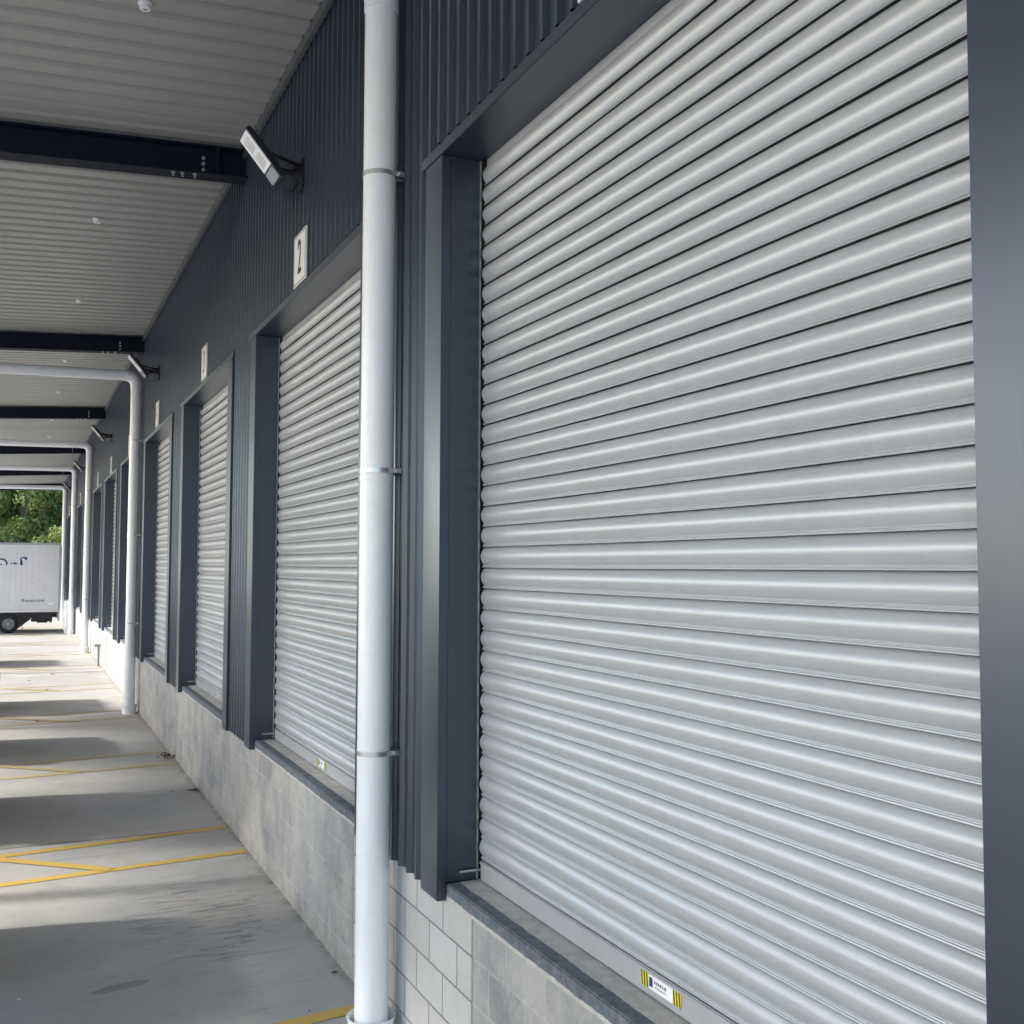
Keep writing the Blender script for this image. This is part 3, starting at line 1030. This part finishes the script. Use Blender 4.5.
# ------------------------------------------------------------------ cars nosed in towards the wall, just left of the picture
def make_car(x, y, colour, lab):
    s = empty('parked_van', (x, y, 0))
    tag(s, lab, 'van', 'vans parked nose in to the bays')
    pm = mat('car_paint_' + str(len(bpy.data.materials)), colour, .3, .2, .5, .8)
    st = [(0, .40, .80, .82, .66, .62), (-.05, .28, .92, .96, .80, .74), (-.25, .24, 1.0, 1.10, .87, .80), (-.75, .22, 1.05, 1.20, .90, .80),
          (-.95, .22, 1.06, 1.26, .90, .78), (-1.62, .22, 1.10, 1.90, .91, .70), (-2.1, .22, 1.12, 2.02, .91, .72), (-4.3, .23, 1.12, 2.02, .91, .72), (-4.70, .26, 1.12, 1.98, .89, .70), (-4.80, .34, 1.10, 1.90, .84, .66)]
    vs, fs = [], []
    for (xx, zb, zs, zt, w, wr) in st:
        half = [(w * .80, zb), (w * .97, zb + .10), (w, (zb + zs) / 2), (w * .985, zs), (wr + (w * .985 - wr) * .12, zt - (zt - zs) * .12), (wr * .75, zt)]
        ring = [(-a_, b_) for a_, b_ in half] + [(a_, b_) for a_, b_ in half[::-1]]
        vs += [(xx, a_, b_) for a_, b_ in ring]
    nr = 12
    for i in range(len(st) - 1):
        for k in range(nr):
            a_, b_ = i * nr + k, i * nr + (k + 1) % nr
            fs.append((a_, b_, b_ + nr, a_ + nr))
    fs.append(tuple(range(nr))); fs.append(tuple((len(st) - 1) * nr + k for k in range(nr))[::-1])
    q = MB(); q.raw(vs, fs, pm)
    b = q.build('body', s, smooth=50)
    for sd in (-1, 1):
        q = MB()
        for pz in ([(-1.30, 1.16), (-1.78, 1.74), (-2.30, 1.78), (-2.30, 1.16)], [(-2.45, 1.16), (-2.45, 1.78), (-3.35, 1.78), (-3.35, 1.16)], [(-3.50, 1.16), (-3.50, 1.78), (-4.45, 1.76), (-4.50, 1.18)]):
            def yy(z): return sd * (.925 - (z - 1.06) * .24)
            q.raw([(a_, yy(z), z) for a_, z in pz] + [(a_, yy(z) - sd * .03, z) for a_, z in pz],
                  [tuple(range(len(pz))), tuple(range(len(pz), 2 * len(pz)))[::-1]] + [(i, (i + 1) % len(pz), len(pz) + (i + 1) % len(pz), len(pz) + i) for i in range(len(pz))], M['glass'])
        q.build('side_window', s)
        q = MB(); q.box((-.24, sd * .70 - .12, .76), (-.03, sd * .70 + .12, .92), M['lens'], .02); q.build('headlight', s)
        q = MB(); q.box((-1.42, sd * 1.0 - .09, 1.12), (-1.30, sd * 1.0 + .07, 1.34), pm, .02); q.build('wing_mirror', s)
        for xw in (-.85, -3.85):
            tq = MB()
            tq.lathe([(.20, -.10), (.27, -.11), (.31, -.09), (.325, -.06), (.325, .06), (.31, .09), (.27, .11), (.20, .10)], (xw, sd * .81, .325), M['tyre'], 30, 'y')
            w_ = tq.build('wheel', s, smooth=35)
            tq = MB()
            tq.lathe([(.205, sd * .095), (.19, sd * .10), (.17, sd * .06), (.05, sd * .07), (0, sd * .085)], (xw, sd * .81, .325), M['rimgrey'], 24, 'y')
            tq.build('rim', w_, smooth=35)
    q = MB(); q.raw([(-.99, -.74, 1.34), (-.99, .74, 1.34), (-1.56, .64, 1.88), (-1.56, -.64, 1.88), (-1.04, -.74, 1.30), (-1.04, .74, 1.30), (-1.61, .64, 1.86), (-1.61, -.64, 1.86)],
                    [(0, 1, 2, 3), (7, 6, 5, 4), (0, 4, 5, 1), (1, 5, 6, 2), (2, 6, 7, 3), (3, 7, 4, 0)], M['glass'])
    q.build('windscreen', s)
    q = MB(); q.box((-.10, -.55, .40), (.015, .55, .56), M['chassis'], .015); q.build('grille', s)
    return s


make_car(-2.45, 7.30, (.55, .55, .57), 'silver van nosed in just left of the picture, nearest the camera')
make_car(-2.35, 11.70, (.02, .02, .025), 'black van nosed in just left of the picture, second from the camera')
make_car(-2.45, 15.75, (.60, .60, .60), 'white van nosed in just left of the picture, third from the camera')
make_car(-2.14, 20.25, (.012, .012, .014), 'black van whose nose just enters the left edge of the picture')
make_car(-2.60, 29.20, (.10, .02, .02), 'dark red van nosed in left of the picture, farthest from the camera')

# ------------------------------------------------------------------ litter on the yard
def leaf(x, y, sz, lab, mt='leafbrown'):
    q = MB()
    n = 9
    c = (0, 0, sz * .18)
    ring = []
    for i in range(n):
        a = 2 * math.pi * i / n
        r_ = sz * (.55 if i % 2 else .9) * random.uniform(.8, 1.1)
        ring.append((r_ * math.cos(a), r_ * .6 * math.sin(a), random.uniform(.003, sz * .22)))
    for i in range(n):
        q.face([c, ring[i], ring[(i + 1) % n]], M[mt])
        q.face([(c[0], c[1], c[2] - .002), tuple(v - .0015 * (j == 2) for j, v in enumerate(ring[(i + 1) % n])), tuple(v - .0015 * (j == 2) for j, v in enumerate(ring[i]))], M[mt])
    o = q.build('dead_leaf', None, (x, y, .004), merge=False)
    o.rotation_euler = (0, 0, random.uniform(0, 6))
    return tag(o, lab, 'leaf', 'dead leaves on the concrete')


leaf(-1.12, 25.78, .075, 'brown dead leaf farthest away on the sunlit concrete, right of the others')
leaf(-1.62, 24.54, .060, 'brown dead leaf leftmost in the far sunlit band of concrete')
leaf(-1.29, 22.64, .080, 'brown dead leaf nearest in the far sunlit band of concrete')
leaf(-1.55, 18.13, .070, 'brown dead leaf on the sunlit strip left of the second downpipe foot')
leaf(-.34, 5.82, .016, 'tiny dark leaf scrap on the nearest yellow line')
leaf(-.06, 6.30, .035, 'small dark leaf caught at the foot of the plinth left of the nearest downpipe')
leaf(-1.80, 6.66, .018, 'tiny pale paper scrap on the nearest shaded concrete', 'white')
# crumpled pile of leaves and paper at the wall foot
q = MB()
for i in range(26):
    a = random.uniform(0, 6.28); r_ = abs(random.gauss(0, .07))
    c = Vector((r_ * math.cos(a) * 1.4, r_ * math.sin(a), random.uniform(.01, .07)))
    u = Vector((random.uniform(-1, 1), random.uniform(-1, 1), random.uniform(-1, 1))).normalized()
    v = u.cross(Vector((random.uniform(-1, 1), random.uniform(-1, 1), random.uniform(-1, 1)))).normalized()
    z_ = random.uniform(.02, .05)
    pts4 = [c - u * z_, c + v * z_ * .6, c + u * z_, c - v * z_ * .6]
    for p_ in pts4: p_.z = max(p_.z, .002)
    q.face(pts4, M['cardboard'] if i % 3 == 0 else M['leafbrown'])
tag(q.build('litter_pile', None, (-.12, 14.10, .002), merge=False), 'crumpled heap of dry leaves and paper at the foot of the plinth', 'litter')
q = MB()
for i in range(14):
    a = random.uniform(0, 6.28); r_ = abs(random.gauss(0, .05))
    c = Vector((r_ * math.cos(a) * 1.6, r_ * math.sin(a), random.uniform(.005, .02)))
    u = Vector((random.uniform(-1, 1), random.uniform(-1, 1), random.uniform(-.3, .3))).normalized()
    v = u.cross(Vector((0, 0, 1))).normalized()
    pts4 = [c - u * .03, c + v * .018, c + u * .03, c - v * .018]
    for p_ in pts4: p_.z = max(p_.z, .002)
    q.face(pts4, M['leafbrown'])
tag(q.build('leaf_litter', None, (-.09, 11.95, .002), merge=False), 'flat dark scatter of leaf crumbs against the plinth in the shaded band', 'litter')


# ------------------------------------------------------------------ trees
def tree(name, loc, height, crown_r, crown_z0, nclump, leaves, lsize, mt, lab, columnar=False, cr=None):
    s = tag(empty(name, loc), lab, 'tree')
    rnd = random.Random(int(loc[0] * 13 + loc[1] * 7))
    q = MB()
    pth = [(rnd.uniform(-.1, .1) * i * .3, rnd.uniform(-.1, .1) * i * .3, height * .85 * i / 6) for i in range(7)]
    q.tube(pth, [height * .028 * (1 - i / 7.5) + .02 for i in range(7)], M['bark'], 10)
    for i in range(7):
        a = rnd.uniform(0, 6.28); z0 = height * rnd.uniform(.3, .7); L = crown_r * rnd.uniform(.5, .85)
        q.tube([(0, 0, z0), (L * .5 * math.cos(a), L * .5 * math.sin(a), z0 + L * .35), (L * math.cos(a), L * math.sin(a), z0 + L * .9)],
               [height * .010, height * .006, .02], M['bark'], 7)
    q.build('trunk', s, smooth=50)
    vs, fs = [], []
    for c_ in range(nclump):
        for _ in range(20):
            a = rnd.uniform(0, 6.28); tt = rnd.random()
            z = crown_z0 + (height - crown_z0) * tt
            prof_ = (math.sin(math.pi * min(1, tt * .92 + .08)) ** .5) if not columnar else (min(1, tt * 5 + .3) * (1 - tt ** 3 * .75))
            rr = crown_r * prof_ * math.sqrt(rnd.uniform(.15, 1))
            break
        cc = Vector((rr * math.cos(a), rr * math.sin(a), z))
        cs = (cr or crown_r * .28) * rnd.uniform(.6, 1.25)
        for _ in range(leaves):
            dv = Vector((rnd.gauss(0, 1), rnd.gauss(0, 1), rnd.gauss(0, .8))).normalized()
            p = cc + dv * cs * rnd.uniform(.55, 1.05)
            nn = (dv + Vector((rnd.gauss(0, .5), rnd.gauss(0, .5), rnd.gauss(0, .5) + .3))).normalized()
            u = nn.cross(Vector((rnd.gauss(0, 1), rnd.gauss(0, 1), rnd.gauss(0, 1)))).normalized()
            v = nn.cross(u)
            sz = lsize * rnd.uniform(.6, 1.3)
            k = len(vs)
            vs += [p - u * sz, p + v * sz * .55, p + u * sz, p - v * sz * .55]
            fs.append((k, k + 1, k + 2, k + 3))
    q = MB(); q.raw(vs, fs, mt)
    q.build('crown', s, merge=False)
    return s


# wooded bank beyond the far end of the canopy
bank = [(-15.5, 74, 13, 4.6, 'leaf_b'), (-9.5, 71, 14, 4.4, 'leaf_a'), (-4.6, 77, 15, 4.3, 'leaf_b'), (-1.6, 69, 13.5, 3.3, 'leaf_a'),
        (2.2, 75, 15, 4.2, 'leaf_b'), (6.5, 70, 14, 4.4, 'leaf_a')]
blab = ['dark green tree leftmost in the bank beyond the canopy', 'olive green tree second from the left in the bank beyond the canopy',
        'dark green tree standing farther back behind the truck, left of the brighter one',
        'bright olive tree right behind the truck box, framed by the far pipe bend',
        'dark tree behind the right end of the truck, beyond the far pipe', 'olive tree hidden behind the far end of the warehouse']
for (x, y, h, r_, mt), lab in zip(bank, blab):
    tree('broadleaf_tree', (x, y, 0), h, r_, .3, 130, 330, .125, M[mt], lab)
for i, x in enumerate((-10.0, -3.5, 3.0)):
    tree('background_tree', (x, 86 + i, 0), 18, 4.6, .3, 130, 200, .2, M['leaf_b'],
         'deep green tree far behind the bank, %s' % ('left of the truck', 'filling the gaps above the truck box', 'hidden behind the warehouse end')[i])
# shrubs filling the foot of the bank
for i, (x, y) in enumerate(((-7.0, 64), (-3.4, 62.5), (.4, 63.5))):
    tree('shrub', (x, y, 0), 4.2, 2.2, .2, 30, 160, .12, M['leaf_a' if i % 2 == 0 else 'leaf_b'],
         ('leafy shrub in front of the trees, %s' % ('left of the truck box', 'hidden behind the middle of the truck box', 'hidden behind the truck rear')[i]))
# unseen columnar trees, added to keep the sun off the near door and wall
TX = -19.0
dyt = (-TX - 2.0) * math.tan(SUN_AZ)
rows = [(-1.6, 1.5), (1.0, 1.5), (3.6, 1.5)]
for i, (yg, r_) in enumerate(rows):
    tree('unseen_shade_poplar', (TX, yg + dyt, 0), 14.5, r_, 1.5, 110, 130, .13, M['leaf_b'],
         'unseen upright poplar added across the yard to shade the near door, number %s along the row from the camera' % ordn[i], columnar=True, cr=.42)

# unseen pines, added so that their high crowns shade the wall and plinth
for i, (yg, r_) in enumerate(((3.5, 2.6), (7.5, 2.6), (11.3, 2.3), (14.8, 2.1), (18.2, 1.7))):
    tree('unseen_shade_pine', (-22.0, yg + 20.0 * math.tan(SUN_AZ), 0), 16.5, r_, 12.1, 95, 110, .13, M['leaf_b'],
         'unseen tall pine with a high crown added across the yard to shade the plinth, %s from the camera' % ordn[i], cr=.55)
